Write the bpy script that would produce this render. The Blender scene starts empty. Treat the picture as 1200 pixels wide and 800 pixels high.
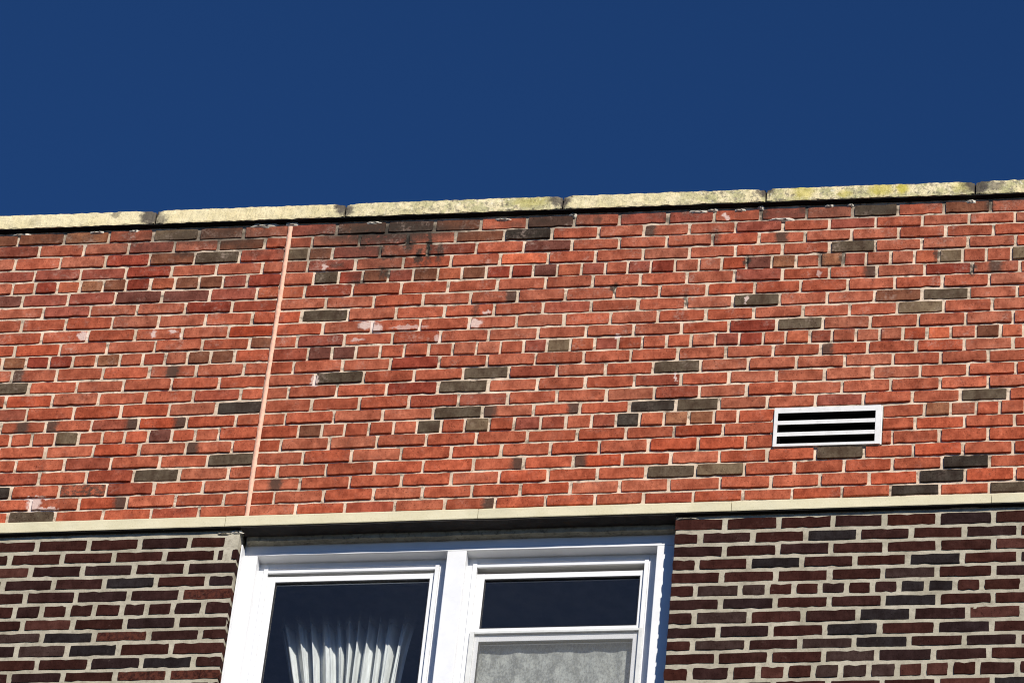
import bpy, bmesh, math, random
from mathutils import Vector, Matrix

# ------------------------------------------------------------------ camera, sky, sun, exposure
scn = bpy.context.scene
col = scn.collection
random.seed(11)

CAM = (4.4674, -14.7072, -11.1658)
YAW, PITCH, ROLL = -0.2267617, 0.6751892, 0.1091885
fw = Vector((math.sin(YAW) * math.cos(PITCH), math.cos(YAW) * math.cos(PITCH), math.sin(PITCH)))
r0 = Vector((math.cos(YAW), -math.sin(YAW), 0.0))
u0 = r0.cross(fw)
rr = math.cos(ROLL) * r0 + math.sin(ROLL) * u0
uu = -math.sin(ROLL) * r0 + math.cos(ROLL) * u0
cd = bpy.data.cameras.new('camera')
cam = bpy.data.objects.new('camera', cd)
col.objects.link(cam)
m = Matrix((rr, uu, -fw)).transposed().to_4x4()
m.translation = CAM
cam.matrix_world = m
cd.sensor_width = 36.0
cd.lens = 5200.8 / 1200.0 * 36.0
cd.clip_start = 0.1
cd.clip_end = 6000.0
scn.camera = cam

SUN_EL, SUN_AZ = math.radians(28.0), math.radians(31.3)     # azimuth measured from the wall's outward normal to the right
sun_dir = Vector((math.cos(SUN_EL) * math.sin(SUN_AZ), -math.cos(SUN_EL) * math.cos(SUN_AZ), math.sin(SUN_EL)))
world = bpy.data.worlds.new('World')
scn.world = world
world.use_nodes = True
wn = world.node_tree
bg = wn.nodes['Background']
sky = wn.nodes.new('ShaderNodeTexSky')
sky.sky_type = 'NISHITA'
sky.sun_disc = False
sky.sun_elevation = SUN_EL
sky.sun_rotation = math.pi - SUN_AZ
sky.altitude = 4000.0
sky.air_density = 1.0
sky.dust_density = 0.0
sky.ozone_density = 10.0
bg.inputs[1].default_value = 0.08
tint_node = wn.nodes.new('ShaderNodeMix')                      # the deep blue of the photograph's white balance
tint_node.data_type = 'RGBA'
tint_node.blend_type = 'MULTIPLY'
tint_node.inputs[0].default_value = 1.0
tint_node.inputs[7].default_value = (0.62, 0.89, 1.04, 1.0)
wn.links.new(sky.outputs[0], tint_node.inputs[6])
wn.links.new(tint_node.outputs[2], bg.inputs[0])

ld = bpy.data.lights.new('sun', 'SUN')
ld.energy = 4.6
ld.angle = math.radians(0.5)
ld.color = (1.0, 0.95, 0.87)
sun = bpy.data.objects.new('sun', ld)
col.objects.link(sun)
sun.rotation_euler = sun_dir.to_track_quat('Z', 'Y').to_euler()
sun.location = sun_dir * 30

vs = scn.view_settings
vs.view_transform = 'Standard'
vs.look = 'None'
vs.exposure = 0.15
vs.gamma = 1.0
vs.use_curve_mapping = False
scn.render.engine = 'CYCLES'
scn.cycles.max_bounces = 8
scn.cycles.transparent_max_bounces = 12
scn.cycles.pixel_filter_type = 'BLACKMAN_HARRIS'
scn.cycles.filter_width = 1.1

# ------------------------------------------------------------------ survey of the brickwork: head joints (mm along the wall), kinds of brick, bed heights (mm)
KNOT_X = [-0.819, -0.04, 0.727, 1.481, 2.224, 2.919]
BED_Z = [
    [1648, 1643, 1640, 1636, 1632, 1629],
    [1577, 1572, 1569, 1565, 1561, 1558],
    [1506, 1505, 1501, 1496, 1495, 1495],
    [1431, 1432, 1431, 1427, 1428, 1427],
    [1362, 1361, 1361, 1357, 1359, 1359],
    [1289, 1286, 1286, 1285, 1285, 1281],
    [1214, 1211, 1213, 1214, 1213, 1212],
    [1146, 1142, 1143, 1142, 1143, 1141],
    [1070, 1068, 1071, 1072, 1072, 1072],
    [999, 998, 1000, 998, 1001, 1001],
    [929, 929, 929, 930, 930, 928],
    [856, 853, 855, 857, 858, 856],
    [782, 780, 786, 786, 789, 788],
    [712, 710, 716, 716, 718, 719],
    [639, 640, 644, 644, 647, 649],
    [562, 565, 570, 572, 576, 579],
    [496, 496, 502, 505, 506, 511],
    [421, 422, 428, 430, 434, 438],
    [351, 352, 358, 362, 366, 369],
    [279, 278, 285, 290, 291, 295],
    [206, 208, 213, 218, 221, 224],
    [135, 137, 143, 147, 149, 155],
    [65, 67, 73, 77, 79, 82],
    [-3, 1, 6, 13, 18, 21],
]
RED = [
    ([-1905, -1692, -1479, -1266, -1051, -839, -632, -421, -213, 0, 217, 447, 664, 874, 1086, 1298, 1501, 1717, 1924, 2131, 2334, 2538, 2736, 2940, 3143, 3356, 3569],
     [0, 0, 5, 5, 4, 0, 11, 5, 0, 7, 5, 6, 5, 0, 6, 0, 7, 7, 0, 7, 0, 9, 0, 5, 0, 0]),
    ([-1795, -1582, -1369, -1156, -946, -739, -526, -322, -107, 0, 111, 328, 548, 767, 987, 1202, 1411, 1615, 1817, 2023, 2233, 2439, 2641, 2846, 3050, 3249, 3462, 3675],
     [0, 0, 0, 0, 0, 7, 0, 5, 0, 0, 0, 7, 0, 5, 10, 0, 0, 12, 0, 7, 0, 7, 0, 0, 0, 0, 0]),
    ([-1899, -1686, -1473, -1260, -1047, -836, -631, -423, -214, 0, 103, 211, 431, 647, 867, 1082, 1298, 1510, 1722, 1924, 2129, 2333, 2539, 2744, 2950, 3157, 3370, 3583],
     [0, 0, 0, 0, 0, 1, 5, 9, 0, 11, 5, 7, 0, 0, 0, 8, 0, 0, 0, 0, 14, 0, 0, 0, 0, 0, 0]),
    ([-1795, -1582, -1369, -1156, -942, -731, -520, -312, -101, 0, 107, 325, 542, 758, 979, 1196, 1409, 1619, 1827, 2031, 2238, 2444, 2644, 2847, 3047, 3254, 3467, 3680],
     [0, 0, 7, 7, 7, 1, 0, 0, 0, 0, 7, 0, 0, 0, 3, 0, 0, 0, 0, 0, 0, 9, 0, 0, 0, 0, 0]),
    ([-1783, -1676, -1569, -1462, -1355, -1248, -1144, -1039, -933, -825, -720, -607, -494, -383, -273, -160, 0, 142, 256, 363, 482, 593, 705, 814, 923, 1035, 1134, 1242, 1351, 1457, 1556, 1659, 1767, 1873, 1973, 2083, 2194, 2300, 2405, 2506, 2607, 2713, 2816, 2922, 3025, 3127, 3236, 3343, 3450, 3557],
     [0, 0, 0, 0, 0, 0, 1, 2, 4, 5, 1, 2, 5, 5, 7, 1, 0, 9, 1, 5, 7, 5, 2, 5, 1, 1, 8, 2, 7, 0, 7, 1, 0, 0, 0, 8, 4, 0, 4, 0, 0, 0, 2, 11, 0, 0, 11, 0, 0]),
    ([-1830, -1617, -1404, -1191, -977, -757, -544, -324, -108, 0, 109, 327, 547, 759, 980, 1196, 1407, 1616, 1824, 2033, 2242, 2449, 2656, 2864, 3069, 3273, 3486, 3699],
     [0, 0, 8, 7, 7, 8, 8, 7, 2, 2, 0, 0, 0, 0, 0, 0, 0, 0, 0, 7, 0, 13, 0, 1, 14, 0, 0]),
    ([-1934, -1721, -1508, -1295, -1082, -864, -648, -427, -213, 0, 213, 432, 652, 866, 1077, 1290, 1507, 1708, 1916, 2124, 2326, 2532, 2736, 2942, 3143, 3356, 3569],
     [0, 0, 0, 0, 7, 0, 0, 1, 0, 0, 0, 0, 0, 13, 0, 0, 0, 0, 0, 0, 0, 0, 0, 0, 0, 0]),
    ([-1812, -1599, -1386, -1173, -967, -752, -539, -325, -110, 0, 111, 324, 539, 758, 979, 1195, 1409, 1617, 1829, 2033, 2238, 2445, 2651, 2855, 3059, 3264, 3477, 3690],
     [0, 0, 0, 0, 0, 0, 0, 0, 0, 0, 9, 0, 0, 0, 0, 0, 0, 0, 0, 9, 0, 0, 5, 9, 0, 0, 0]),
    ([-1918, -1705, -1492, -1279, -1066, -853, -637, -421, -211, 0, 216, 438, 654, 874, 1084, 1295, 1500, 1709, 1920, 2128, 2341, 2544, 2750, 2952, 3159, 3372, 3585],
     [0, 0, 0, 0, 0, 0, 0, 0, 0, 0, 0, 0, 0, 0, 0, 0, 0, 0, 0, 0, 0, 0, 11, 0, 0, 0]),
    ([-1820, -1607, -1394, -1181, -970, -755, -535, -320, -106, 0, 108, 321, 538, 751, 966, 1185, 1398, 1607, 1817, 2025, 2231, 2432, 2637, 2843, 3046, 3249, 3462, 3675],
     [0, 0, 0, 0, 0, 0, 0, 0, 5, 0, 7, 0, 0, 0, 0, 0, 0, 0, 0, 1, 9, 0, 0, 0, 0, 0, 0]),
    ([-1761, -1654, -1547, -1440, -1333, -1226, -1117, -1010, -902, -794, -685, -582, -479, -378, -274, -165, 0, 168, 274, 381, 490, 597, 705, 813, 919, 1026, 1129, 1231, 1335, 1440, 1543, 1650, 1756, 1862, 1969, 2073, 2178, 2274, 2379, 2474, 2577, 2679, 2778, 2882, 2984, 3091, 3196, 3294, 3401, 3508],
     [0, 0, 0, 0, 0, 4, 1, 1, 2, 4, 0, 0, 0, 5, 5, 0, 0, 8, 8, 0, 0, 0, 0, 0, 0, 0, 7, 11, 2, 7, 0, 0, 0, 0, 7, 1, 0, 2, 0, 0, 0, 0, 0, 3, 0, 5, 2, 0, 0]),
    ([-1809, -1596, -1383, -1170, -964, -752, -543, -329, -113, 0, 108, 328, 544, 760, 972, 1186, 1398, 1605, 1809, 2017, 2223, 2427, 2631, 2839, 3043, 3251, 3464, 3677],
     [0, 0, 0, 12, 0, 0, 14, 0, 0, 0, 0, 0, 1, 0, 0, 0, 0, 0, 0, 0, 0, 12, 0, 0, 0, 0, 0]),
    ([-1933, -1720, -1507, -1294, -1081, -862, -648, -430, -215, 0, 214, 432, 656, 873, 1076, 1287, 1499, 1706, 1914, 2121, 2327, 2534, 2740, 2943, 3146, 3359, 3572],
     [0, 0, 0, 9, 0, 0, 0, 0, 0, 0, 9, 0, 0, 9, 0, 0, 0, 9, 0, 0, 0, 0, 0, 0, 0, 0]),
    ([-1815, -1602, -1389, -1176, -962, -752, -540, -324, -110, 0, 103, 320, 542, 769, 990, 1206, 1415, 1630, 1832, 2040, 2245, 2451, 2655, 2859, 3062, 3265, 3478, 3691],
     [0, 0, 0, 0, 0, 0, 0, 0, 0, 0, 0, 0, 1, 9, 0, 0, 0, 0, 0, 0, 0, 0, 0, 0, 0, 0, 0]),
    ([-1919, -1706, -1493, -1280, -1067, -852, -639, -422, -210, 0, 214, 428, 646, 866, 1083, 1298, 1513, 1721, 1915, 2121, 2324, 2528, 2736, 2945, 3150, 3363, 3576],
     [0, 0, 0, 0, 0, 0, 0, 0, 10, 0, 0, 0, 0, 0, 0, 0, 0, 0, 0, 0, 0, 0, 0, 0, 0, 0]),
    ([-1813, -1600, -1387, -1174, -970, -762, -549, -333, -113, 0, 106, 323, 540, 762, 978, 1200, 1403, 1617, 1819, 2004, 2211, 2418, 2623, 2830, 3033, 3236, 3449, 3662],
     [0, 0, 0, 14, 12, 13, 13, 0, 2, 2, 0, 0, 0, 9, 12, 13, 0, 10, 9, 0, 0, 7, 0, 0, 9, 0, 0]),
    ([-1761, -1654, -1547, -1440, -1333, -1226, -1119, -1020, -916, -810, -703, -602, -496, -391, -286, -178, 0, 173, 276, 379, 486, 593, 698, 804, 906, 1014, 1121, 1237, 1348, 1457, 1565, 1668, 1772, 1879, 1988, 2090, 2885, 2992, 3099, 3200, 3307, 3414, 3521],
     [0, 0, 0, 0, 0, 0, 0, 0, 11, 0, 0, 0, 8, 0, 0, 0, 0, 5, 0, 0, 0, 0, 9, 0, 11, 0, 7, 0, 0, 0, 10, 2, 4, 4, 0, 0, 4, 0, 0, 0, 0, 0]),
    ([-1801, -1588, -1375, -1162, -949, -732, -526, -317, -109, 0, 104, 319, 530, 746, 965, 1186, 1403, 1612, 1820, 2030, 2845, 3055, 3263, 3476, 3689],
     [0, 0, 0, 0, 0, 0, 0, 12, 0, 0, 0, 0, 0, 0, 0, 0, 0, 0, 0, 0, 0, 0, 0, 0]),
    ([-1923, -1710, -1497, -1284, -1071, -852, -644, -426, -213, 0, 211, 425, 642, 861, 1078, 1292, 1503, 1715, 1927, 2129, 2751, 2950, 3152, 3365, 3578],
     [0, 0, 0, 0, 0, 0, 0, 0, 9, 0, 0, 0, 0, 0, 0, 0, 0, 0, 0, 0, 0, 0, 0, 0]),
    ([-1807, -1594, -1381, -1168, -955, -742, -532, -327, -110, 0, 106, 321, 534, 745, 965, 1183, 1397, 1608, 1814, 2022, 2225, 2429, 2634, 2843, 3049, 3259, 3472, 3685],
     [0, 0, 0, 0, 0, 0, 9, 0, 0, 0, 0, 0, 0, 0, 13, 0, 12, 0, 0, 0, 0, 9, 0, 0, 0, 0, 0]),
    ([-1922, -1709, -1496, -1283, -1070, -854, -641, -431, -213, 0, 213, 433, 658, 874, 1083, 1292, 1506, 1713, 1925, 2133, 2344, 2553, 2756, 2965, 3162, 3375, 3588],
     [0, 0, 0, 10, 0, 15, 0, 0, 0, 14, 0, 0, 0, 0, 0, 0, 0, 9, 11, 0, 0, 0, 0, 10, 0, 0]),
    ([-1822, -1609, -1396, -1183, -970, -753, -540, -327, -112, 0, 108, 327, 544, 757, 970, 1180, 1394, 1605, 1815, 2033, 2248, 2455, 2661, 2865, 3062, 3269, 3482, 3695],
     [0, 0, 0, 0, 0, 13, 0, 0, 0, 0, 0, 0, 0, 0, 0, 0, 0, 0, 0, 0, 0, 0, 0, 10, 0, 0, 0]),
    ([-1914, -1701, -1488, -1275, -1062, -851, -638, -424, -213, 0, 211, 426, 643, 860, 1077, 1294, 1505, 1713, 1923, 2133, 2340, 2549, 2753, 2958, 3163, 3376, 3589],
     [0, 0, 0, 0, 9, 0, 0, 0, 0, 0, 0, 0, 0, 13, 0, 0, 0, 0, 0, 0, 0, 0, 10, 14, 9, 0]),
]
DARK_W = [
    ([-1853, -1616, -1379, -1142, -905, -676, -450, -233, -62],
     [16, 16, 16, 17, 17, 17, 16, 16]),
    ([-1964, -1727, -1490, -1253, -1016, -783, -557, -332, -106, -62],
     [16, 16, 16, 16, 17, 17, 17, 17, 16]),
    ([-1860, -1623, -1386, -1149, -912, -683, -457, -228, -14],
     [16, 16, 16, 20, 16, 16, 16, 16]),
    ([-1974, -1737, -1500, -1263, -1026, -799, -576, -352, -128, -17],
     [16, 16, 16, 16, 16, 16, 18, 17, 16]),
    ([-1863, -1626, -1389, -1152, -915, -691, -459, -234, -15],
     [16, 16, 16, 16, 16, 16, 16, 21]),
    ([-1776, -1658, -1540, -1422, -1304, -1186, -1068, -950, -832, -715, -600, -481, -373, -259, -127, -13],
     [16, 16, 16, 16, 16, 16, 17, 16, 17, 16, 17, 16, 16, 16, 16]),
    ([-1853, -1616, -1379, -1142, -905, -685, -456, -231, -16],
     [16, 16, 16, 16, 20, 16, 16, 16]),
    ([-1756, -1519, -1282, -1045, -808, -581, -344, -121, -14],
     [16, 16, 16, 19, 18, 21, 16, 16]),
    ([-1857, -1620, -1383, -1146, -909, -688, -465, -237, -14],
     [16, 16, 16, 16, 19, 18, 16, 17]),
    ([-1758, -1521, -1284, -1047, -810, -582, -357, -133, -12],
     [16, 16, 16, 16, 16, 16, 18, 16]),
    ([-1866, -1629, -1392, -1155, -918, -686, -461, -232, -12],
     [16, 16, 16, 16, 16, 16, 21, 21]),
]
DARK_E = [
    ([1855, 2067, 2293, 2519, 2733, 2955, 3184, 3421, 3658],
     [17, 17, 17, 16, 16, 16, 16, 16]),
    ([1856, 1967, 2186, 2408, 2628, 2845, 3065, 3289, 3526],
     [16, 16, 17, 18, 16, 16, 16, 16]),
    ([1857, 2070, 2295, 2515, 2740, 2960, 3186, 3423, 3660],
     [16, 16, 16, 16, 17, 16, 20, 16]),
    ([1857, 1962, 2179, 2397, 2618, 2836, 3060, 3291, 3528],
     [16, 17, 18, 16, 16, 18, 16, 16]),
    ([1857, 2068, 2293, 2517, 2736, 2957, 3188, 3425, 3662],
     [17, 17, 17, 16, 19, 16, 16, 16]),
    ([1857, 1962, 2148, 2261, 2371, 2479, 2588, 2693, 2804, 2917, 3034, 3142, 3309, 3427, 3545],
     [17, 19, 19, 17, 17, 16, 17, 16, 18, 18, 17, 16, 16, 16]),
    ([1857, 2069, 2295, 2519, 2741, 2966, 3189, 3426, 3663],
     [16, 16, 17, 16, 18, 16, 16, 16]),
    ([1857, 1966, 2192, 2416, 2640, 2862, 3087, 3309, 3546],
     [16, 19, 17, 16, 18, 16, 20, 16]),
    ([1857, 2068, 2285, 2507, 2731, 2962, 3185, 3422, 3659],
     [16, 16, 17, 18, 17, 16, 16, 16]),
    ([1858, 1967, 2189, 2408, 2629, 2853, 3077, 3295, 3532],
     [16, 19, 16, 19, 18, 16, 16, 16]),
    ([1857, 2069, 2287, 2508, 2725, 2953, 3178, 3415, 3652],
     [16, 16, 17, 19, 16, 16, 16, 16]),
    ([1856, 1964, 2132, 2245, 2358, 2470, 2580, 2693, 2809, 2917, 3025, 3134, 3292, 3410, 3528],
     [16, 16, 16, 20, 17, 19, 19, 19, 20, 20, 16, 16, 16, 16]),
    ([1856, 2090, 2310, 2530, 2750, 2972, 3191, 3428, 3665],
     [16, 16, 17, 16, 16, 20, 18, 16]),
]
BED_W = [-90, -159, -227, -295, -362, -432, -507, -574, -638, -711, -779, -842]
BED_E = [-65, -139, -206, -274, -341, -409, -478, -545, -618, -687, -751, -820, -897]
SOOT = [(0.28, 1.565, 0.0302, 0.0293, 0.9), (0.345, 1.512, 0.0189, 0.0439, 0.9), (0.496, 1.55, 0.034, 0.0244, 0.8), (0.606, 1.429, 0.0189, 0.0585, 1), (0.701, 1.445, 0.0151, 0.0683, 0.9), (0.474, 1.431, 0.034, 0.0195, 0.9), (0.448, 1.348, 0.0151, 0.039, 0.9), (0.349, 1.288, 0.0453, 0.0146, 0.8), (0.237, 1.393, 0.0377, 0.0195, 0.7), (0.167, 1.531, 0.0377, 0.0195, 0.6), (0.785, 1.58, 0.0528, 0.0195, 0.6), (-0.348, 1.556, 0.0755, 0.0195, 0.7), (-0.478, 1.492, 0.0528, 0.0195, 0.7), (-0.213, 1.519, 0.0453, 0.0195, 0.6), (-0.705, 1.558, 0.0377, 0.0195, 0.6), (1.035, 1.593, 0.034, 0.0244, 0.6), (0.44, 1.575, 0.34, 0.075, 0.95), (0.45, 1.49, 0.26, 0.08, 0.6), (-0.36, 1.59, 0.32, 0.06, 0.7), (-0.62, 1.535, 0.20, 0.045, 0.45), (1.2, 1.6, 0.20, 0.05, 0.55), (2.45, 1.595, 0.35, 0.04, 0.55), (0.10, 1.49, 0.11, 0.10, 0.4), (0.48, 1.40, 0.14, 0.07, 0.35), (0.454, 1.587, 0.2264, 0.0439, 0.85), (0.555, 1.512, 0.034, 0.078, 1), (0.649, 1.502, 0.0151, 0.1268, 1), (0.431, 1.468, 0.0264, 0.0488, 0.9), (0.248, 1.507, 0.083, 0.0244, 0.4), (-0.454, 1.612, 0.1057, 0.039, 0.7), (-0.277, 1.618, 0.0906, 0.0293, 0.6), (-0.609, 1.528, 0.0302, 0.0244, 0.5), (-0.141, 1.481, 0.0604, 0.0244, 0.45), (1.169, 1.611, 0.1019, 0.039, 0.6), (2.634, 1.601, 0.0981, 0.0244, 0.6), (2.321, 1.607, 0.0302, 0.039, 0.8), (2.144, 1.602, 0.0226, 0.0488, 0.8), (3.138, 1.6, 0.0226, 0.039, 0.8), (1.934, 1.478, 0.0226, 0.039, 0.7), (2.082, 1.334, 0.0151, 0.0293, 1), (2.408, 1.328, 0.0151, 0.0439, 0.8), (2.502, 1.323, 0.0151, 0.039, 0.8), (0.472, 1.337, 0.0151, 0.0293, 0.9), (0.345, 1.333, 0.0528, 0.0244, 0.5), (-0.003, 1.474, 0.0377, 0.0585, 0.35), (1.4, 1.599, 0.0189, 0.0341, 0.7), (1.719, 1.583, 0.0151, 0.0341, 0.7), (0.116, 1.695, 0.1132, 0.0195, 0.6), (1.506, 1.2, 0.0113, 0.0293, 0.9), (0.898, 1.102, 0.0151, 0.039, 0.6), (3.071, 1.228, 0.0113, 0.039, 0.9), (2.914, 1.328, 0.0113, 0.039, 0.8), (1.824, 1.118, 0.0113, 0.039, 0.8)]
WHITE = [(0.415, 1.041, 0.0377, 0.0244, 1), (0.463, 1.019, 0.0226, 0.0244, 1), (0.901, 1.029, 0.0302, 0.022, 1), (0.949, 1.09, 0.0189, 0.0098, 0.9), (-0.877, 1.034, 0.0226, 0.0244, 1), (-0.552, 1.034, 0.017, 0.0195, 1), (-0.467, 1.04, 0.017, 0.0146, 1), (-0.43, 1.024, 0.0075, 0.0098, 1), (-0.954, 0.1, 0.0302, 0.0341, 1), (-0.94, 0.132, 0.0717, 0.0098, 1), (-0.892, 0.07, 0.0491, 0.0098, 0.9), (0.215, 0.736, 0.0151, 0.0341, 0.9), (0.609, 1.018, 0.083, 0.0098, 0.6), (0.378, 0.96, 0.0302, 0.0098, 0.7), (0.742, 0.944, 0.0151, 0.0244, 0.7), (1.973, 1.6, 0.0151, 0.0098, 1), (1.985, 1.585, 0.0113, 0.0122, 1), (1.54, 0.929, 0.0113, 0.0122, 1), (2.094, 1.105, 0.0045, 0.0195, 1), (1.809, 0.695, 0.0057, 0.0244, 1), (0.184, 1.38, 0.0113, 0.0195, 0.9), (2.4, 1.246, 0.0113, 0.0195, 0.6)]
SMEAR = [(-0.1261, 1.646, 0.0642, 0.0122), (0.0075, 1.6495, 0.034, 0.0122), (0.9743, 1.6259, 0.0377, 0.0073), (1.8497, 1.6265, 0.0491, 0.0073), (1.9141, 1.6332, 0.0302, 0.0073), (2.0361, 1.627, 0.0302, 0.0078), (2.1304, 1.6371, 0.0151, 0.0098), (2.2211, 1.563, 0.0679, 0.0088), (2.5274, 1.6316, 0.0151, 0.0073), (3.0558, 1.6242, 0.0264, 0.0098), (-1.2545, 1.6464, 0.0528, 0.0059), (-0.8969, 1.6439, 0.0377, 0.0063), (-0.7246, 1.6404, 0.0264, 0.0073), (1.29, 1.635, 0.0189, 0.0098), (0.382, 1.6357, 0.0377, 0.0073), (2.4332, 1.6315, 0.0226, 0.0068)]
LICHEN = [(2.32, 1.700, 0.045, 0.05, 0.7), (2.66, 1.695, 0.05, 0.04, 0.8), (2.755, 1.690, 0.028, 0.03, 1.0), (3.02, 1.690, 0.05, 0.03, 0.4), (1.10, 1.70, 0.08, 0.03, 0.4), (2.50, 1.675, 0.03, 0.02, 0.6)]
GRIME = [(-0.655, 1.708, 0.028, 0.040, 1), (-0.61, 1.685, 0.02, 0.02, 0.7), (0.235, 1.715, 0.022, 0.035, 1), (0.262, 1.690, 0.018, 0.02, 0.9), (1.225, 1.710, 0.030, 0.030, 0.9), (1.245, 1.690, 0.014, 0.03, 1), (2.145, 1.712, 0.022, 0.022, 1), (3.085, 1.700, 0.035, 0.040, 1), (3.15, 1.685, 0.03, 0.02, 0.7), (-1.2, 1.70, 0.02, 0.02, 0.2), (-0.82, 1.722, 0.012, 0.015, 0.6), (-2.55, 1.7, 0.03, 0.04, 1), (4.02, 1.7, 0.03, 0.04, 1)]

# ------------------------------------------------------------------ helpers
def link(name, mesh, mat=None, parent=None, kind=None):
    o = bpy.data.objects.new(name, mesh)
    col.objects.link(o)
    if mat is not None and mesh is not None and not mesh.materials:
        mesh.materials.append(mat)
    if parent is not None:
        o.parent = parent
    if kind:
        o['kind'] = kind
    return o

def thing(name, label, cat, loc=(0, 0, 0), group=None):
    o = bpy.data.objects.new(name, None)
    o.empty_display_size = 0.05
    col.objects.link(o)
    o.location = loc
    o['label'] = label
    o['category'] = cat
    o['kind'] = 'thing'
    if group:
        o['group'] = group
    return o

def local(parent, v):
    return (v[0] - parent.location[0], v[1] - parent.location[1], v[2] - parent.location[2])

def mesh_from(name, verts, faces, smooth=False):
    me = bpy.data.meshes.new(name)
    me.from_pydata(verts, [], faces)
    me.update()
    if smooth:
        me.polygons.foreach_set('use_smooth', [True] * len(me.polygons))
    return me

def add_box(bm, x0, x1, y0, y1, z0, z1, bev=0.0):
    vs_ = [bm.verts.new((x, y, z)) for x in (x0, x1) for y in (y0, y1) for z in (z0, z1)]
    fs = [(0, 1, 3, 2), (4, 6, 7, 5), (0, 4, 5, 1), (2, 3, 7, 6), (0, 2, 6, 4), (1, 5, 7, 3)]
    faces = [bm.faces.new([vs_[i] for i in f]) for f in fs]
    if bev:
        es = list({e for f in faces for e in f.edges})
        bmesh.ops.bevel(bm, geom=es, offset=bev, segments=2, profile=0.6, affect='EDGES', clamp_overlap=True)

def boxes(name, specs, mat, parent=None, bev=0.0, kind=None):
    """one mesh part from a few butted boxes, given in world coordinates"""
    bm = bmesh.new()
    off = parent.matrix_world.translation if False else (world_loc(parent) if parent else Vector((0, 0, 0)))
    for s in specs:
        add_box(bm, s[0] - off[0], s[1] - off[0], s[2] - off[1], s[3] - off[1], s[4] - off[2], s[5] - off[2], s[6] if len(s) > 6 else bev)
    bmesh.ops.recalc_face_normals(bm, faces=bm.faces)
    me = bpy.data.meshes.new(name)
    bm.to_mesh(me)
    bm.free()
    return link(name, me, mat, parent, kind)

def world_loc(o):
    v = Vector((0, 0, 0))
    while o is not None:
        v = v + Vector(o.location)
        o = o.parent
    return v

def vnoise(x, y, z, seed=0):
    from mathutils import noise
    return noise.noise(Vector((x + seed * 13.7, y - seed * 7.1, z + seed * 3.3)))

# ------------------------------------------------------------------ materials
def new_mat(name):
    mt = bpy.data.materials.new(name)
    mt.use_nodes = True
    nt = mt.node_tree
    b = nt.nodes['Principled BSDF']
    b.inputs['Roughness'].default_value = 0.85
    b.inputs['Specular IOR Level'].default_value = 0.25
    return mt, nt, b

class N:
    """small node-graph builder"""
    def __init__(self, nt):
        self.nt = nt
        self.geo = nt.nodes.new('ShaderNodeNewGeometry')
        self.pos = self.geo.outputs['Position']
    def sock(self, s, v):
        if isinstance(v, bpy.types.NodeSocket):
            self.nt.links.new(v, s)
        else:
            s.default_value = v
    def noise(self, scale, detail=3.0, rough=0.55, vec=None, out='Fac', dist=0.0):
        n = self.nt.nodes.new('ShaderNodeTexNoise')
        n.inputs['Scale'].default_value = scale
        n.inputs['Detail'].default_value = detail
        n.inputs['Roughness'].default_value = rough
        n.inputs['Distortion'].default_value = dist
        self.nt.links.new(vec if vec is not None else self.pos, n.inputs['Vector'])
        return n.outputs[out]
    def math(self, op, a, b=0.0, c=0.0, clamp=False):
        n = self.nt.nodes.new('ShaderNodeMath')
        n.operation = op
        n.use_clamp = clamp
        self.sock(n.inputs[0], a); self.sock(n.inputs[1], b); self.sock(n.inputs[2], c)
        return n.outputs[0]
    def vmath(self, op, a, b):
        n = self.nt.nodes.new('ShaderNodeVectorMath')
        n.operation = op
        self.sock(n.inputs[0], a); self.sock(n.inputs[1], b)
        return n.outputs['Value'] if op in ('LENGTH', 'DISTANCE') else n.outputs[0]
    def remap(self, v, a, b, c=0.0, d=1.0):
        n = self.nt.nodes.new('ShaderNodeMapRange')
        n.interpolation_type = 'SMOOTHSTEP'
        self.sock(n.inputs[0], v)
        for i, q in enumerate((a, b, c, d)):
            n.inputs[i + 1].default_value = q
        return n.outputs[0]
    def mix(self, fac, a, b, mode='MIX'):
        n = self.nt.nodes.new('ShaderNodeMix')
        n.data_type = 'RGBA'
        n.blend_type = mode
        self.sock(n.inputs[0], fac)
        for s, v in ((n.inputs[6], a), (n.inputs[7], b)):
            if isinstance(v, bpy.types.NodeSocket):
                self.nt.links.new(v, s)
            else:
                s.default_value = (*v, 1.0) if len(v) == 3 else v
        return n.outputs[2]
    def bump(self, b, h, dist, strength=1.0):
        n = self.nt.nodes.new('ShaderNodeBump')
        n.inputs['Distance'].default_value = dist
        n.inputs['Strength'].default_value = strength
        self.nt.links.new(h, n.inputs['Height'])
        self.nt.links.new(n.outputs[0], b.inputs['Normal'])
    def xyz(self, v):
        n = self.nt.nodes.new('ShaderNodeSeparateXYZ')
        self.nt.links.new(v, n.inputs[0])
        return n.outputs
    def comb(self, x, y, z):
        n = self.nt.nodes.new('ShaderNodeCombineXYZ')
        self.sock(n.inputs[0], x); self.sock(n.inputs[1], y); self.sock(n.inputs[2], z)
        return n.outputs[0]
    def scalevec(self, sx, sy, sz, vec=None):
        return self.vmath('MULTIPLY', vec if vec is not None else self.pos, (sx, sy, sz))

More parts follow.
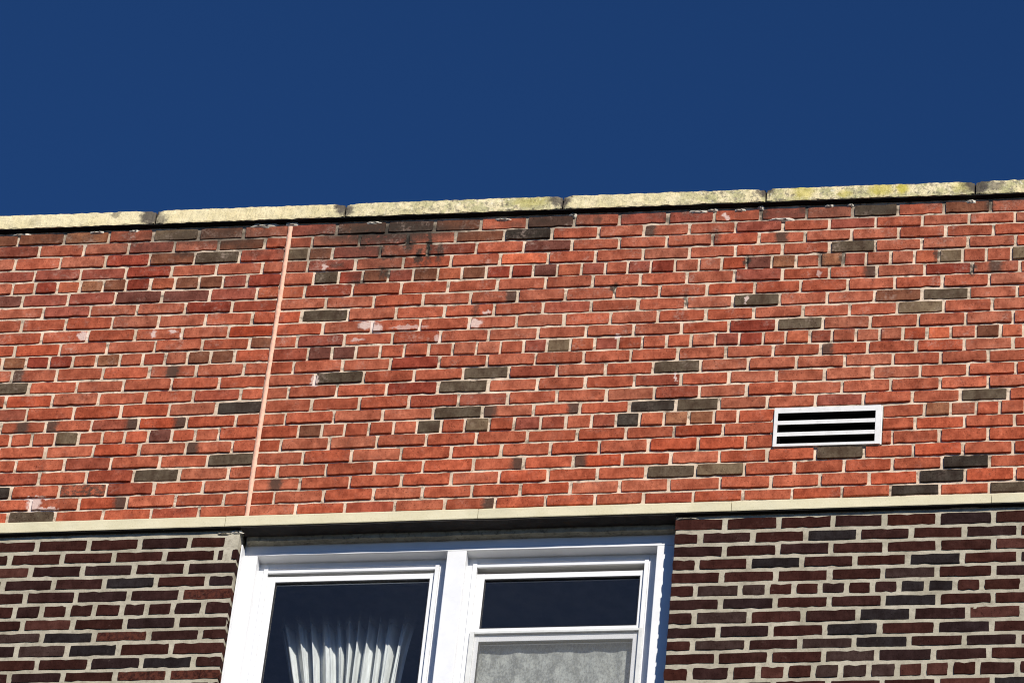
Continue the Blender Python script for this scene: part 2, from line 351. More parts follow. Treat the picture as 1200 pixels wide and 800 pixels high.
def blob_group(name, blobs, warp, soft):
    """node group: position -> strength of a set of weather marks of fixed place and ragged outline"""
    g = bpy.data.node_groups.new(name, 'ShaderNodeTree')
    g.interface.new_socket('Fac', in_out='OUTPUT', socket_type='NodeSocketFloat')
    go = g.nodes.new('NodeGroupOutput')
    k = N(g)
    nz = k.noise(38.0, 3.0, 0.6, out='Color')
    off = k.vmath('MULTIPLY', k.vmath('SUBTRACT', nz, (0.5, 0.5, 0.5)), (warp, 0.0, warp))
    p = k.vmath('ADD', k.pos, off)
    p = k.vmath('MULTIPLY', p, (1.0, 0.0, 1.0))
    acc = None
    for (x, z, rx, rz, s) in blobs:
        d = k.vmath('LENGTH', k.vmath('MULTIPLY', k.vmath('SUBTRACT', p, (x, 0.0, z)), (1 / rx, 0.0, 1 / rz)), (0, 0, 0))
        v = k.remap(d, 1.0 + soft, 1.0 - soft, 0.0, s)
        acc = v if acc is None else k.math('MAXIMUM', acc, v)
    g.links.new(acc, go.inputs[0])
    return g

SOOT_G = blob_group('soot_marks', SOOT, 0.07, 0.60)
WHITE_G = blob_group('lime_marks', WHITE, 0.05, 0.30)

def use_group(nt, g):
    n = nt.nodes.new('ShaderNodeGroup')
    n.node_tree = g
    return n.outputs[0]

def brick_material(name, source, marks, flash_col, grain=1.0):
    mt, nt, b = new_mat(name)
    k = N(nt)
    if source == 'object':
        oi = nt.nodes.new('ShaderNodeObjectInfo')
        base, alpha, rnd = oi.outputs['Color'], oi.outputs['Alpha'], oi.outputs['Random']
    else:
        at = nt.nodes.new('ShaderNodeAttribute')
        at.attribute_name = 'tint'
        base, alpha, rnd = at.outputs['Color'], 1.0, 0.37
    # fired-clay mottling, drag marks and pits
    m1 = k.remap(k.noise(16.0, 4.0, 0.6), 0.3, 0.72)
    c = k.mix(m1, k.mix(1.0, base, (0.66, 0.58, 0.56), 'MULTIPLY'), k.mix(1.0, base, (1.18, 1.20, 1.20), 'MULTIPLY'))
    m2 = k.remap(k.noise(62.0, 3.0, 0.6, k.scalevec(1.0, 1.0, 0.45)), 0.36, 0.68)
    c = k.mix(k.math('MULTIPLY', m2, 0.55 * grain), c, k.mix(1.0, c, (0.62, 0.56, 0.55), 'MULTIPLY'))
    m3 = k.remap(k.noise(150.0, 2.0, 0.6), 0.60, 0.74)
    c = k.mix(k.math('MULTIPLY', m3, 0.6), c, k.mix(1.0, c, (0.35, 0.33, 0.34), 'MULTIPLY'))
    m4 = k.remap(k.noise(120.0, 2.0, 0.5, k.scalevec(1.0, 1.0, 0.6)), 0.64, 0.76)
    c = k.mix(k.math('MULTIPLY', m4, 0.45), c, k.mix(1.0, c, (1.6, 1.9, 1.9), 'MULTIPLY'))
    if source == 'object':
        # bricks flashed dark in the kiln over part of their face; the kind is carried in the object's alpha
        tc = nt.nodes.new('ShaderNodeTexCoord')
        ox = k.xyz(tc.outputs['Object'])[0]
        ox = k.math('ADD', ox, k.math('MULTIPLY', k.math('SUBTRACT', k.noise(40.0, 3.0, 0.7), 0.5), 0.05))
        left = k.remap(ox, -0.035, -0.068)
        right = k.remap(ox, 0.038, 0.068)
        mid = k.math('MULTIPLY', k.remap(ox, -0.046, -0.018), k.remap(ox, 0.042, 0.012))
        mot = k.remap(k.noise(48.0, 4.0, 0.7), 0.40, 0.60)
        def is_kind(v):
            return k.math('COMPARE', alpha, v, 0.04)
        fl = k.math('MULTIPLY', left, is_kind(0.9))
        fl = k.math('ADD', fl, k.math('MULTIPLY', right, is_kind(0.8)))
        fl = k.math('ADD', fl, k.math('MULTIPLY', mid, is_kind(0.7)))
        fl = k.math('ADD', fl, k.math('MULTIPLY', mot, is_kind(0.6)))
        fl = k.math('MULTIPLY', fl, 0.9, clamp=True)
        c = k.mix(fl, c, flash_col)
    if marks:
        z = k.xyz(k.pos)[2]
        sm = use_group(nt, SOOT_G)
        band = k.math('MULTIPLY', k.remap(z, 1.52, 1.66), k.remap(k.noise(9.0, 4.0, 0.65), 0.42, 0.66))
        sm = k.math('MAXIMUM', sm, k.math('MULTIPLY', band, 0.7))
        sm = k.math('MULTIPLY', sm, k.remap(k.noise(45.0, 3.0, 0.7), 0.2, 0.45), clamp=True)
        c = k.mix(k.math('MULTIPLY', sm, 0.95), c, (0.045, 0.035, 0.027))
        # thin lime bloom and mortar smears dragged over the faces
        bl = k.math('MULTIPLY', k.remap(k.noise(9.0, 5.0, 0.7), 0.50, 0.74), k.remap(k.noise(85.0, 3.0, 0.65), 0.38, 0.66))
        bl = k.math('MULTIPLY', bl, k.remap(z, 0.45, 1.1, 0.35, 1.0))
        c = k.mix(k.math('MULTIPLY', bl, 0.42), c, (0.60, 0.45, 0.36))
        c = k.mix(k.math('MULTIPLY', use_group(nt, WHITE_G), 0.85), c, (0.66, 0.50, 0.43))
    else:
        bl = k.math('MULTIPLY', k.remap(k.noise(13.0, 5.0, 0.7), 0.56, 0.76), k.remap(k.noise(95.0, 2.0, 0.6), 0.46, 0.68))
        c = k.mix(k.math('MULTIPLY', bl, 0.16), c, (0.36, 0.28, 0.23))
    nt.links.new(c, b.inputs['Base Color'])
    b.inputs['Roughness'].default_value = 0.9
    b.inputs['Specular IOR Level'].default_value = 0.05
    h = k.math('ADD', k.noise(110.0, 4.0, 0.65, k.scalevec(1.0, 1.0, 0.5)), k.math('MULTIPLY', m3, -0.8))
    k.bump(b, h, 0.0022, 0.9)
    return mt

def mortar_material(name, c0, c1, marks, dirt):
    mt, nt, b = new_mat(name)
    k = N(nt)
    c = k.mix(k.remap(k.noise(8.0, 5.0, 0.65), 0.3, 0.7), c0, c1)
    c = k.mix(k.math('MULTIPLY', k.remap(k.noise(150.0, 2.0, 0.6), 0.56, 0.72), 0.4), c, k.mix(1.0, c, (0.55, 0.53, 0.5), 'MULTIPLY'))
    gr = k.math('MULTIPLY', k.remap(k.noise(26.0, 5.0, 0.7), 0.50, 0.68), dirt)
    c = k.mix(gr, c, (0.13, 0.105, 0.08))
    if marks:
        z = k.xyz(k.pos)[2]
        sm = use_group(nt, SOOT_G)
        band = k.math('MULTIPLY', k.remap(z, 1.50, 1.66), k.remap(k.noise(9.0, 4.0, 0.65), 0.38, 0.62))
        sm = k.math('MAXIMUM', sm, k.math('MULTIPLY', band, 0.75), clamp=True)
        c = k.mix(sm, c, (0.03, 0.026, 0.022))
        c = k.mix(use_group(nt, WHITE_G), c, (0.72, 0.62, 0.56))
    nt.links.new(c, b.inputs['Base Color'])
    b.inputs['Roughness'].default_value = 0.95
    b.inputs['Specular IOR Level'].default_value = 0.1
    k.bump(b, k.noise(170.0, 4.0, 0.7), 0.002, 0.8)
    return mt

def stone_material(name, c0, c1, kind):
    mt, nt, b = new_mat(name)
    k = N(nt)
    c = k.mix(k.remap(k.noise(6.0, 5.0, 0.65), 0.3, 0.7), c0, c1)
    c = k.mix(k.math('MULTIPLY', k.remap(k.noise(120.0, 3.0, 0.65), 0.54, 0.72), 0.4), c, k.mix(1.0, c, (0.62, 0.58, 0.5), 'MULTIPLY'))
    if kind == 'coping':
        x = k.xyz(k.pos)[0]
        age = k.remap(x, -0.2, 1.1, 0.18, 1.0)
        age = k.math('MULTIPLY', age, k.remap(k.math('ABSOLUTE', k.math('SUBTRACT', x, 1.5)), 0.18, 0.42, 0.45, 1.0))
        li = k.math('MULTIPLY', k.remap(k.noise(19.0, 6.0, 0.72), 0.42, 0.56), age)
        c = k.mix(k.math('MULTIPLY', li, 0.75), c, (0.36, 0.35, 0.16))
        gy = k.math('MULTIPLY', k.remap(k.noise(36.0, 6.0, 0.75, dist=0.3), 0.50, 0.60), age)
        c = k.mix(k.math('MULTIPLY', gy, 0.8), c, (0.22, 0.19, 0.14))
        bk = k.math('MULTIPLY', k.remap(k.noise(60.0, 5.0, 0.75), 0.56, 0.64), k.math('ADD', k.math('MULTIPLY', age, 0.8), 0.1))
        c = k.mix(k.math('MULTIPLY', bk, 0.75), c, (0.07, 0.06, 0.05))
        wh = k.math('MULTIPLY', k.remap(k.noise(48.0, 4.0, 0.6), 0.60, 0.70), age)
        c = k.mix(k.math('MULTIPLY', wh, 0.7), c, (0.78, 0.72, 0.55))
        c = k.mix(k.math('MULTIPLY', use_group(nt, blob_group('lichen_marks', LICHEN, 0.05, 0.5)), 0.85), c, (0.50, 0.42, 0.05))
        c = k.mix(k.math('MULTIPLY', use_group(nt, blob_group('joint_grime', [(q[0], q[1], q[2] * 1.7, q[3] * 1.3, q[4]) for q in GRIME], 0.07, 0.40)), 0.92), c, (0.062, 0.05, 0.047))
        pit = k.remap(k.noise(55.0, 3.0, 0.7), 0.67, 0.73)
        c = k.mix(k.math('MULTIPLY', pit, 0.65), c, (0.12, 0.10, 0.07))
    else:
        st = k.remap(k.noise(5.0, 5.0, 0.6, k.scalevec(1.0, 1.0, 3.0)), 0.45, 0.75)
        c = k.mix(k.math('MULTIPLY', st, 0.22), c, (0.40, 0.40, 0.30))
        c = k.mix(k.math('MULTIPLY', k.remap(k.noise(60.0, 3.0, 0.7), 0.66, 0.74), 0.35), c, (0.25, 0.22, 0.15))
    nt.links.new(c, b.inputs['Base Color'])
    b.inputs['Roughness'].default_value = 0.88
    b.inputs['Specular IOR Level'].default_value = 0.2
    k.bump(b, k.noise(90.0, 5.0, 0.7), 0.004 if kind == 'coping' else 0.0012, 0.9)
    return mt

def plain_material(name, c, rough=0.5, spec=0.4, vary=0.12, scale=14.0, grime=0.0, grime_col=(0.1, 0.09, 0.08), metal=0.0, bump=0.0):
    mt, nt, b = new_mat(name)
    k = N(nt)
    cc = k.mix(k.remap(k.noise(scale, 4.0, 0.6), 0.3, 0.7), tuple(v * (1 - vary) for v in c), tuple(min(1, v * (1 + vary)) for v in c))
    if grime:
        cc = k.mix(k.math('MULTIPLY', k.remap(k.noise(scale * 2.2, 5.0, 0.7), 0.5, 0.72), grime), cc, grime_col)
    nt.links.new(cc, b.inputs['Base Color'])
    b.inputs['Roughness'].default_value = rough
    b.inputs['Specular IOR Level'].default_value = spec
    b.inputs['Metallic'].default_value = metal
    if bump:
        k.bump(b, k.noise(80.0, 4.0, 0.6), bump, 1.0)
    return mt

def glass_material():
    mt = bpy.data.materials.new('window_glass')
    mt.use_nodes = True
    nt = mt.node_tree
    nt.nodes.clear()
    out = nt.nodes.new('ShaderNodeOutputMaterial')
    tr = nt.nodes.new('ShaderNodeBsdfTransparent')
    tr.inputs[0].default_value = (0.96, 0.975, 0.98, 1)
    gl = nt.nodes.new('ShaderNodeBsdfGlossy')
    gl.inputs['Roughness'].default_value = 0.02
    fr = nt.nodes.new('ShaderNodeFresnel')
    fr.inputs[0].default_value = 1.85                     # two panes: twice the reflection of one
    mx = nt.nodes.new('ShaderNodeMixShader')
    k = N(nt)
    bp = nt.nodes.new('ShaderNodeBump')
    bp.inputs['Distance'].default_value = 0.004
    bp.inputs['Strength'].default_value = 0.08
    nt.links.new(k.noise(3.0, 2.0, 0.5), bp.inputs['Height'])
    nt.links.new(bp.outputs[0], gl.inputs['Normal'])
    # a film of dust on the outside
    df = nt.nodes.new('ShaderNodeBsdfDiffuse')
    df.inputs[0].default_value = (0.42, 0.46, 0.50, 1)
    mx2 = nt.nodes.new('ShaderNodeMixShader')
    dust = k.math('MULTIPLY', k.remap(k.noise(7.0, 5.0, 0.65), 0.2, 0.9, 0.7, 1.0), 0.006)
    nt.links.new(k.math('MULTIPLY', fr.outputs[0], k.math('SUBTRACT', 1.0, k.geo.outputs['Backfacing'])), mx.inputs[0])
    nt.links.new(tr.outputs[0], mx.inputs[1])
    nt.links.new(gl.outputs[0], mx.inputs[2])
    nt.links.new(dust, mx2.inputs[0])
    nt.links.new(mx.outputs[0], mx2.inputs[1])
    nt.links.new(df.outputs[0], mx2.inputs[2])
    nt.links.new(mx2.outputs[0], out.inputs[0])
    return mt

def veil_material(name, c, open_lo, open_hi, scale, trans=0.5, stretch=1.0, shade_fade=None):
    """woven or netted cloth: partly open, lets some light through"""
    mt = bpy.data.materials.new(name)
    mt.use_nodes = True
    nt = mt.node_tree
    nt.nodes.clear()
    out = nt.nodes.new('ShaderNodeOutputMaterial')
    k = N(nt)
    v = k.scalevec(1.0, 1.0, stretch)
    n1 = k.noise(scale, 4.0, 0.65, v)
    n2 = k.noise(scale * 5.5, 2.0, 0.6, v)
    cc = k.mix(k.remap(n1, 0.3, 0.7), tuple(q * 0.72 for q in c), c)
    tr = nt.nodes.new('ShaderNodeBsdfTransparent')
    df = nt.nodes.new('ShaderNodeBsdfDiffuse')
    tl = nt.nodes.new('ShaderNodeBsdfTranslucent')
    nt.links.new(cc, df.inputs[0]); nt.links.new(cc, tl.inputs[0])
    m1 = nt.nodes.new('ShaderNodeMixShader'); m1.inputs[0].default_value = trans
    nt.links.new(df.outputs[0], m1.inputs[1]); nt.links.new(tl.outputs[0], m1.inputs[2])
    m2 = nt.nodes.new('ShaderNodeMixShader')
    op = k.math('ADD', k.math('MULTIPLY', n2, 0.6), k.math('MULTIPLY', n1, 0.4))
    cover = k.remap(op, 0.38, 0.62, open_lo, open_hi)
    if shade_fade:                                             # cloth thinned out upward to imitate the shade on its top
        cover = k.math('MULTIPLY', cover, k.remap(k.math('ADD', k.xyz(k.pos)[2], k.math('MULTIPLY', n1, 0.08)), shade_fade[0], shade_fade[1], 0.0, 1.0))
    nt.links.new(cover, m2.inputs[0])
    nt.links.new(tr.outputs[0], m2.inputs[1]); nt.links.new(m1.outputs[0], m2.inputs[2])
    nt.links.new(m2.outputs[0], out.inputs[0])
    return mt

M_RED = brick_material('red_brick', 'object', True, (0.068, 0.045, 0.033))
M_RED_FAR = brick_material('red_brick_joined', 'attr', True, (0.068, 0.045, 0.033))
M_DARK = brick_material('dark_brick', 'object', False, (0.095, 0.030, 0.019))
M_DARK_FAR = brick_material('dark_brick_joined', 'attr', False, (0.095, 0.030, 0.019))
M_MORT_RED = mortar_material('pinkish_mortar', (0.50, 0.395, 0.285), (0.76, 0.61, 0.46), True, 0.8)
M_MORT_DARK = mortar_material('grey_mortar', (0.34, 0.305, 0.225), (0.48, 0.435, 0.335), False, 0.35)
M_SMEAR = mortar_material('pale_mortar', (0.62, 0.57, 0.47), (0.74, 0.69, 0.58), False, 0.25)
M_SEAL = plain_material('salmon_sealant', (0.80, 0.46, 0.32), 0.7, 0.3, 0.12, 30.0, 0.35, (0.42, 0.24, 0.18), bump=0.001)
M_COPING = stone_material('coping_limestone', (0.75, 0.63, 0.36), (0.82, 0.71, 0.45), 'coping')
M_BAND = stone_material('band_limestone', (0.62, 0.56, 0.37), (0.70, 0.635, 0.44), 'band')
M_WHITE = plain_material('white_enamel', (0.80, 0.80, 0.80), 0.38, 0.5, 0.03, 9.0, 0.10, (0.45, 0.44, 0.42))
M_VENT = plain_material('vent_enamel', (0.70, 0.69, 0.665), 0.5, 0.4, 0.06, 25.0, 0.3, (0.42, 0.38, 0.33))
M_OFFWHITE = plain_material('aged_white_paint', (0.70, 0.67, 0.60), 0.5, 0.4, 0.06, 20.0, 0.18, (0.35, 0.31, 0.26))
M_CREAM = plain_material('cream_vinyl', (0.66, 0.62, 0.52), 0.5, 0.4, 0.05, 20.0)
M_SCREENFR = plain_material('grey_aluminium', (0.64, 0.64, 0.61), 0.45, 0.5, 0.06, 25.0, 0.2, (0.25, 0.24, 0.22))
M_RUBBER = plain_material('black_glazing_bead', (0.02, 0.02, 0.022), 0.6, 0.3)
M_STEEL = plain_material('painted_steel_lintel', (0.030, 0.027, 0.026), 0.75, 0.2, 0.3, 20.0, 0.8, (0.055, 0.028, 0.014), bump=0.002)
M_LEDGE = plain_material('weathered_caulk', (0.34, 0.31, 0.23), 0.9, 0.2, 0.2, 22.0, 0.7, (0.03, 0.026, 0.02), bump=0.003)
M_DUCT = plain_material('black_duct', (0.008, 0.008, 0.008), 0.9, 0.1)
M_GLASS = glass_material()
M_CURTAIN = veil_material('curtain_voile', (0.93, 0.93, 0.89), 0.97, 1.0, 30.0, 0.12, 0.2, (-0.16, -0.37))
M_LACE = veil_material('lace_net', (0.86, 0.84, 0.75), 0.55, 1.0, 24.0, 0.30, 0.6)
M_MESH = veil_material('insect_mesh', (0.42, 0.42, 0.39), 0.08, 0.16, 180.0, 0.1)
M_ROOM = plain_material('room_plaster', (0.30, 0.29, 0.27), 0.9, 0.1)
M_GROUND = plain_material('ground_asphalt', (0.05, 0.05, 0.05), 0.9, 0.2, 0.2, 0.8)
M_SOFFIT_SHADE = plain_material('soffit_shade_black', (0.012, 0.0115, 0.011), 0.85, 0.15, 0.2, 30.0)  # near-black that stands in for shade under coping and band
M_ROOF = plain_material('roof_felt', (0.07, 0.07, 0.07), 0.9, 0.2)

# ------------------------------------------------------------------ brick shapes
def brick_mesh(name, w, h, depth, rough, seed, arris=0.0016):
    """a pressed brick: slightly warped face, straight edges worn ragged and chipped; origin at the centre of its face plane"""
    rg = random.Random(seed)
    hw, hh = w / 2, h / 2
    k = (7 if depth < 0.05 else 6) if w > 0.15 else 4
    xs = [-hw + w * q / k for q in range(k + 1)]
    ring = [(x, -hh) for x in xs] + [(hw, -hh * .3), (hw, hh * .35)] + [(x, hh) for x in reversed(xs)] + [(-hw, hh * .3), (-hw, -hh * .35)]
    n = len(ring)
    face, back = [], []
    lean = rg.uniform(-1, 1) * rough * 0.5
    for i, (x, z) in enumerate(ring):
        corner = abs(abs(x) - hw) < 1e-6 and abs(abs(z) - hh) < 1e-6
        jx = rg.uniform(-1, 1) * rough * 0.55 - (math.copysign(rg.random() ** 2 * rough * 1.2, x) if corner else 0)
        jz = rg.uniform(-1, 1) * rough * 0.6 - (math.copysign(rg.random() ** 2 * rough * 1.2, z) if corner else 0)
        if not corner and abs(z) > hh * .9:
            jx += rg.uniform(-1, 1) * w * 0.03
            if rg.random() < 0.10:
                jz -= math.copysign(rough * rg.uniform(1.2, 2.2), z)            # a chipped edge
        ox, oz = x + jx, z + jz + lean * x / hw
        a = arris * rg.uniform(0.6, 1.5)
        face.append((ox - math.copysign(a, x) * (abs(x) > hw * .9), rg.uniform(-0.0006, 0.0006), oz - math.copysign(a, z) * (abs(z) > hh * .9)))
        back.append((ox, depth, oz))
    faces = [tuple(range(n))]
    for i in range(n):
        q = (i + 1) % n
        faces.append((i, n + i, n + q, q))
    return mesh_from(name, face + back, faces)

RED_W, RED_HW, RED_H = 0.200, 0.095, 0.0575
DARK_WD, DARK_HW, DARK_H = 0.212, 0.094, 0.0510
POOL = {
    'rs': [brick_mesh('red_stretcher', RED_W, RED_H, 0.014, 0.0015, 100 + i) for i in range(16)],
    'rh': [brick_mesh('red_header', RED_HW, RED_H, 0.014, 0.0015, 200 + i) for i in range(12)],
    'ds': [brick_mesh('dark_stretcher', DARK_WD, DARK_H, 0.016, 0.0019, 300 + i) for i in range(16)],
    'dh': [brick_mesh('dark_header', DARK_HW, DARK_H, 0.016, 0.0020, 400 + i) for i in range(12)],
    'de': [brick_mesh('dark_stretcher_end', DARK_WD, DARK_H, 0.095, 0.0019, 500 + i) for i in range(8)],
    'dhe': [brick_mesh('dark_header_end', DARK_HW, DARK_H, 0.095, 0.0019, 600 + i) for i in range(6)],
}
for kx, l in POOL.items():
    for me in l:
        me.materials.append(M_RED if kx[0] == 'r' else M_DARK)

# kinds of brick, by number in the survey above
PLAIN, DEEP, ORANGE, BRIGHT, TAN, BROWN, SOOTY, PURPLE, PLUM, GREY, CHAR, OLIVE = range(12)
END_L, END_R, MIDDLE, MOTTLED, MAROON, RUDDY, BLUISH, DUN, ROSE, SPOTTED = range(12, 22)
RED_COL = (0.428, 0.111, 0.056)
PAL = {
    DEEP: (0.270, 0.054, 0.031), ORANGE: (0.44, 0.122, 0.061), BRIGHT: (0.60, 0.150, 0.070),
    TAN: (0.31, 0.130, 0.066), BROWN: (0.195, 0.076, 0.042), SOOTY: (0.100, 0.046, 0.031), PURPLE: (0.300, 0.082, 0.052),
    PLUM: (0.150, 0.054, 0.038), GREY: (0.108, 0.080, 0.052), CHAR: (0.050, 0.039, 0.030), OLIVE: (0.175, 0.124, 0.074),
    MAROON: (0.0365, 0.0148, 0.0122), RUDDY: (0.0450, 0.0155, 0.0118), BLUISH: (0.0215, 0.0170, 0.0172), DUN: (0.047, 0.028, 0.0235),
    ROSE: (0.084, 0.032, 0.024), SPOTTED: (0.048, 0.017, 0.0135),
}
ALPHA = {END_L: 0.9, END_R: 0.8, MIDDLE: 0.7, MOTTLED: 0.6, SPOTTED: 0.6}

def tint(code, rg, z=1.0):
    base = PAL.get(code, RED_COL)
    f = min(1.25, max(0.72, rg.gauss(1.0, 0.095 if code <= MOTTLED else 0.085)))
    c = [v * f for v in base]
    if code == PLAIN or END_L <= code <= MOTTLED:
        t = rg.gauss(0, 1)                                  # some fired redder, some browner or oranger
        c[1] *= 1 + 0.10 * t
        c[2] *= 1 + 0.14 * t
        if rg.random() < 0.07:
            c = [c[0] * 0.78, c[1] * 0.74, c[2] * 0.8]
        up = min(1, max(0, (z - 0.2) / 1.4))
        c = [c[0] * (1 - 0.10 * up), c[1] * (1 + 0.02 * up), c[2] * (1 + 0.13 * up)]
    if code == MAROON:
        t = rg.gauss(0, 1)
        c[0] *= 1 + 0.16 * t
        c[2] *= 1 - 0.10 * t
    return c

def zbed(i, x):
    r = BED_Z[max(0, min(23, i))]
    if x <= KNOT_X[0]:
        return (r[0] + (x - KNOT_X[0]) * (r[1] - r[0]) / (KNOT_X[1] - KNOT_X[0]) * 0.4) / 1000
    for q in range(5):
        if x <= KNOT_X[q + 1]:
            t = (x - KNOT_X[q]) / (KNOT_X[q + 1] - KNOT_X[q])
            return (r[q] + (r[q + 1] - r[q]) * t) / 1000
    return (r[5] + (min(x, 3.6) - KNOT_X[5]) * (r[5] - r[4]) / (KNOT_X[5] - KNOT_X[4]) * 0.4) / 1000

WALL_X0, WALL_X1 = -3.6, 5.4
# picture bounds on the wall, for sorting which bricks show
def in_view(x, z, w=0.0):
    p = Vector((x, 0, z)) - Vector(CAM)
    d = p.dot(fw)
    px = 600 + 5200.8 * p.dot(rr) / d
    py = 400 - 5200.8 * p.dot(uu) / d
    e = 265 * w / 2
    return -e - 3 < px < 1203 + e and -12 < py < 812

def lay(dst, x0, x1, z0l, z0r, z1l, z1r, code, kind, joint_v, joint_h, rg, end=None):
    """record one brick between two head joints"""
    w = x1 - x0 - joint_v
    h = ((z1l - z0l) + (z1r - z0r)) / 2 - joint_h
    if w < 0.018 or h < 0.02:
        return
    cx = (x0 + x1) / 2
    cz = (z0l + z0r + z1l + z1r) / 4
    slope = math.atan2((z0r + z1r - z0l - z1l) / 2, x1 - x0)
    dst.append(dict(x=cx + rg.uniform(-1, 1) * 0.0012, z=cz + rg.uniform(-1, 1) * 0.0012 - 0.0008, w=w + rg.uniform(-1, 1) * 0.0018, h=h + rg.uniform(-1, 1) * 0.0016,
                    slope=slope + rg.gauss(0, 0.004), code=code, kind=kind, end=end))

def make_bricks(dst, parent, mat_far, stuff_name, limit, rg, proud):
    vis, rest = [], []
    for b in dst:
        (vis if in_view(b['x'], b['z'], b['w']) else rest).append(b)
    vis.sort(key=lambda b: -b['w'] * b['h'])
    rest = vis[limit:] + rest
    vis = vis[:limit]
    base = world_loc(parent)
    for b in vis:
        if b['kind'] == 'r':
            nw, nh = (RED_W, RED_H) if b['w'] > 0.14 else (RED_HW, RED_H)
            key = 'rs' if b['w'] > 0.14 else 'rh'
        else:
            nw, nh = (DARK_WD, DARK_H) if b['w'] > 0.15 else (DARK_HW, DARK_H)
            key = ('ds' if b['w'] > 0.15 else 'dh') if not b['end'] else ('de' if b['w'] > 0.15 else 'dhe')
        o = bpy.data.objects.new('brick', rg.choice(POOL[key]))
        col.objects.link(o)
        o.parent = parent
        o.location = Vector((b['x'], rg.uniform(*proud), b['z'])) - base
        flip = -1 if (rg.random() < 0.0) else 1
        o.scale = (flip * b['w'] / nw, 1.0, b['h'] / nh)
        o.rotation_euler = (rg.gauss(0, 0.010), -b['slope'], rg.gauss(0, 0.004))
        c = tint(b['code'], rg, b['z'])
        o.color = (*c, ALPHA.get(b['code'], 1.0))
    # bricks past the limit or beyond the picture: real bricks joined in one part
    verts, faces, cols = [], [], []
    for b in rest:
        y = rg.uniform(*proud)
        c = tint(b['code'], rg, b['z'])
        hw, hh = b['w'] / 2, b['h'] / 2
        n0 = len(verts)
        s = math.sin(b['slope'])
        a = 0.0026
        for (dx, dz, dy) in ((-hw + a, -hh + a, 0), (hw - a, -hh + a, 0), (hw - a, hh - a, 0), (-hw + a, hh - a, 0),
                             (-hw, -hh, .0026), (hw, -hh, .0026), (hw, hh, .0026), (-hw, hh, .0026),
                             (-hw, -hh, .016), (hw, -hh, .016), (hw, hh, .016), (-hw, hh, .016)):
            j = rg.uniform(-1, 1) * 0.0011
            depth = dy if not (b['end'] and dy > 0.01) else 0.095
            verts.append((b['x'] + dx + j - base[0], y + depth - base[1], b['z'] + dz + j + dx * s - base[2]))
        faces.append((n0, n0 + 1, n0 + 2, n0 + 3))
        for q in range(4):
            r = (q + 1) % 4
            faces.append((n0 + q, n0 + 4 + q, n0 + 4 + r, n0 + r))
            faces.append((n0 + 4 + q, n0 + 8 + q, n0 + 8 + r, n0 + 4 + r))
        cols += [(*c, 1.0)] * 12
    if verts:
        me = mesh_from(stuff_name, verts, faces)
        at = me.color_attributes.new('tint', 'FLOAT_COLOR', 'POINT')
        at.data.foreach_set('color', [v for c in cols for v in c])
        link(stuff_name, me, mat_far, parent, 'stuff')
    return len(vis), len(rest)

def mortar_slab(name, parent, mat, x0, x1, z0, z1, yf, yb, step, amp, seed, zbot=None, ztop=None):
    """backing of mortar with an uneven face, closed to the back"""
    base = world_loc(parent)
    nx = max(2, int((x1 - x0) / step) + 1)
    nz = max(2, int((z1 - z0) / step) + 1)
    verts, faces = [], []
    for j in range(nz):
        for i in range(nx):
            x = x0 + (x1 - x0) * i / (nx - 1)
            t = j / (nz - 1)
            zb_ = z0 if zbot is None else zbot(x)
            zt_ = z1 if ztop is None else ztop(x)
            z = zb_ + (zt_ - zb_) * t
            d = vnoise(x * 9, 0, z * 22, seed) * 0.6 + vnoise(x * 40, 3, z * 60, seed) * 0.5
            verts.append((x - base[0], yf + d * amp - base[1], z - base[2]))
    for j in range(nz - 1):
        for i in range(nx - 1):
            a = j * nx + i
            faces.append((a, a + 1, a + nx + 1, a + nx))
    loop = [i for i in range(nx)] + [j * nx + nx - 1 for j in range(1, nz)] + [(nz - 1) * nx + i for i in range(nx - 2, -1, -1)] + [j * nx for j in range(nz - 2, 0, -1)]
    n0 = len(verts)
    for q in loop:
        v = verts[q]
        verts.append((v[0], yb - base[1], v[2]))
    for q in range(len(loop)):
        r = (q + 1) % len(loop)
        faces.append((loop[q], n0 + q, n0 + r, loop[r]))
    faces.append(tuple(range(n0 + len(loop) - 1, n0 - 1, -1)))
    return link(name, mesh_from(name, verts, faces), mat, parent)

def lump(name, parent, mat, x, z, rx, rz, d, seed, n=14):
    """a small ragged dab of mortar or paint standing proud of the wall"""
    base = world_loc(parent)
    rg = random.Random(seed)
    verts, faces = [], []
    rings = ((1.0, 0.004), (0.8, -d * 0.6), (0.4, -d))
    ks = [rg.uniform(0.7, 1.25) for _ in range(n)]
    for s, y in rings:
        for i in range(n):
            a = 2 * math.pi * i / n
            verts.append((x + math.copysign(abs(math.cos(a)) ** 0.7, math.cos(a)) * rx * s * ks[i] - base[0], y - base[1], z + math.sin(a) * rz * s * ks[i] - base[2]))
    for q in range(2):
        for i in range(n):
            j = (i + 1) % n
            faces.append((q * n + i, (q + 1) * n + i, (q + 1) * n + j, q * n + j))
    faces.append(tuple(range(2 * n, 3 * n)))
    return link(name, mesh_from(name, verts, faces, True), mat, parent)

# ------------------------------------------------------------------ ground and roof (outside the picture, they bound the place)
gm = mesh_from('ground', [(-3000, -3000, -12.77), (3000, -3000, -12.77), (3000, 3000, -12.77), (-3000, 3000, -12.77)], [(0, 1, 2, 3)])
link('ground', gm, M_GROUND, None, 'structure')
boxes('roof', [(WALL_X0, WALL_X1, 0.32, 12.0, 1.15, 1.30)], M_ROOF, None, 0, 'structure')

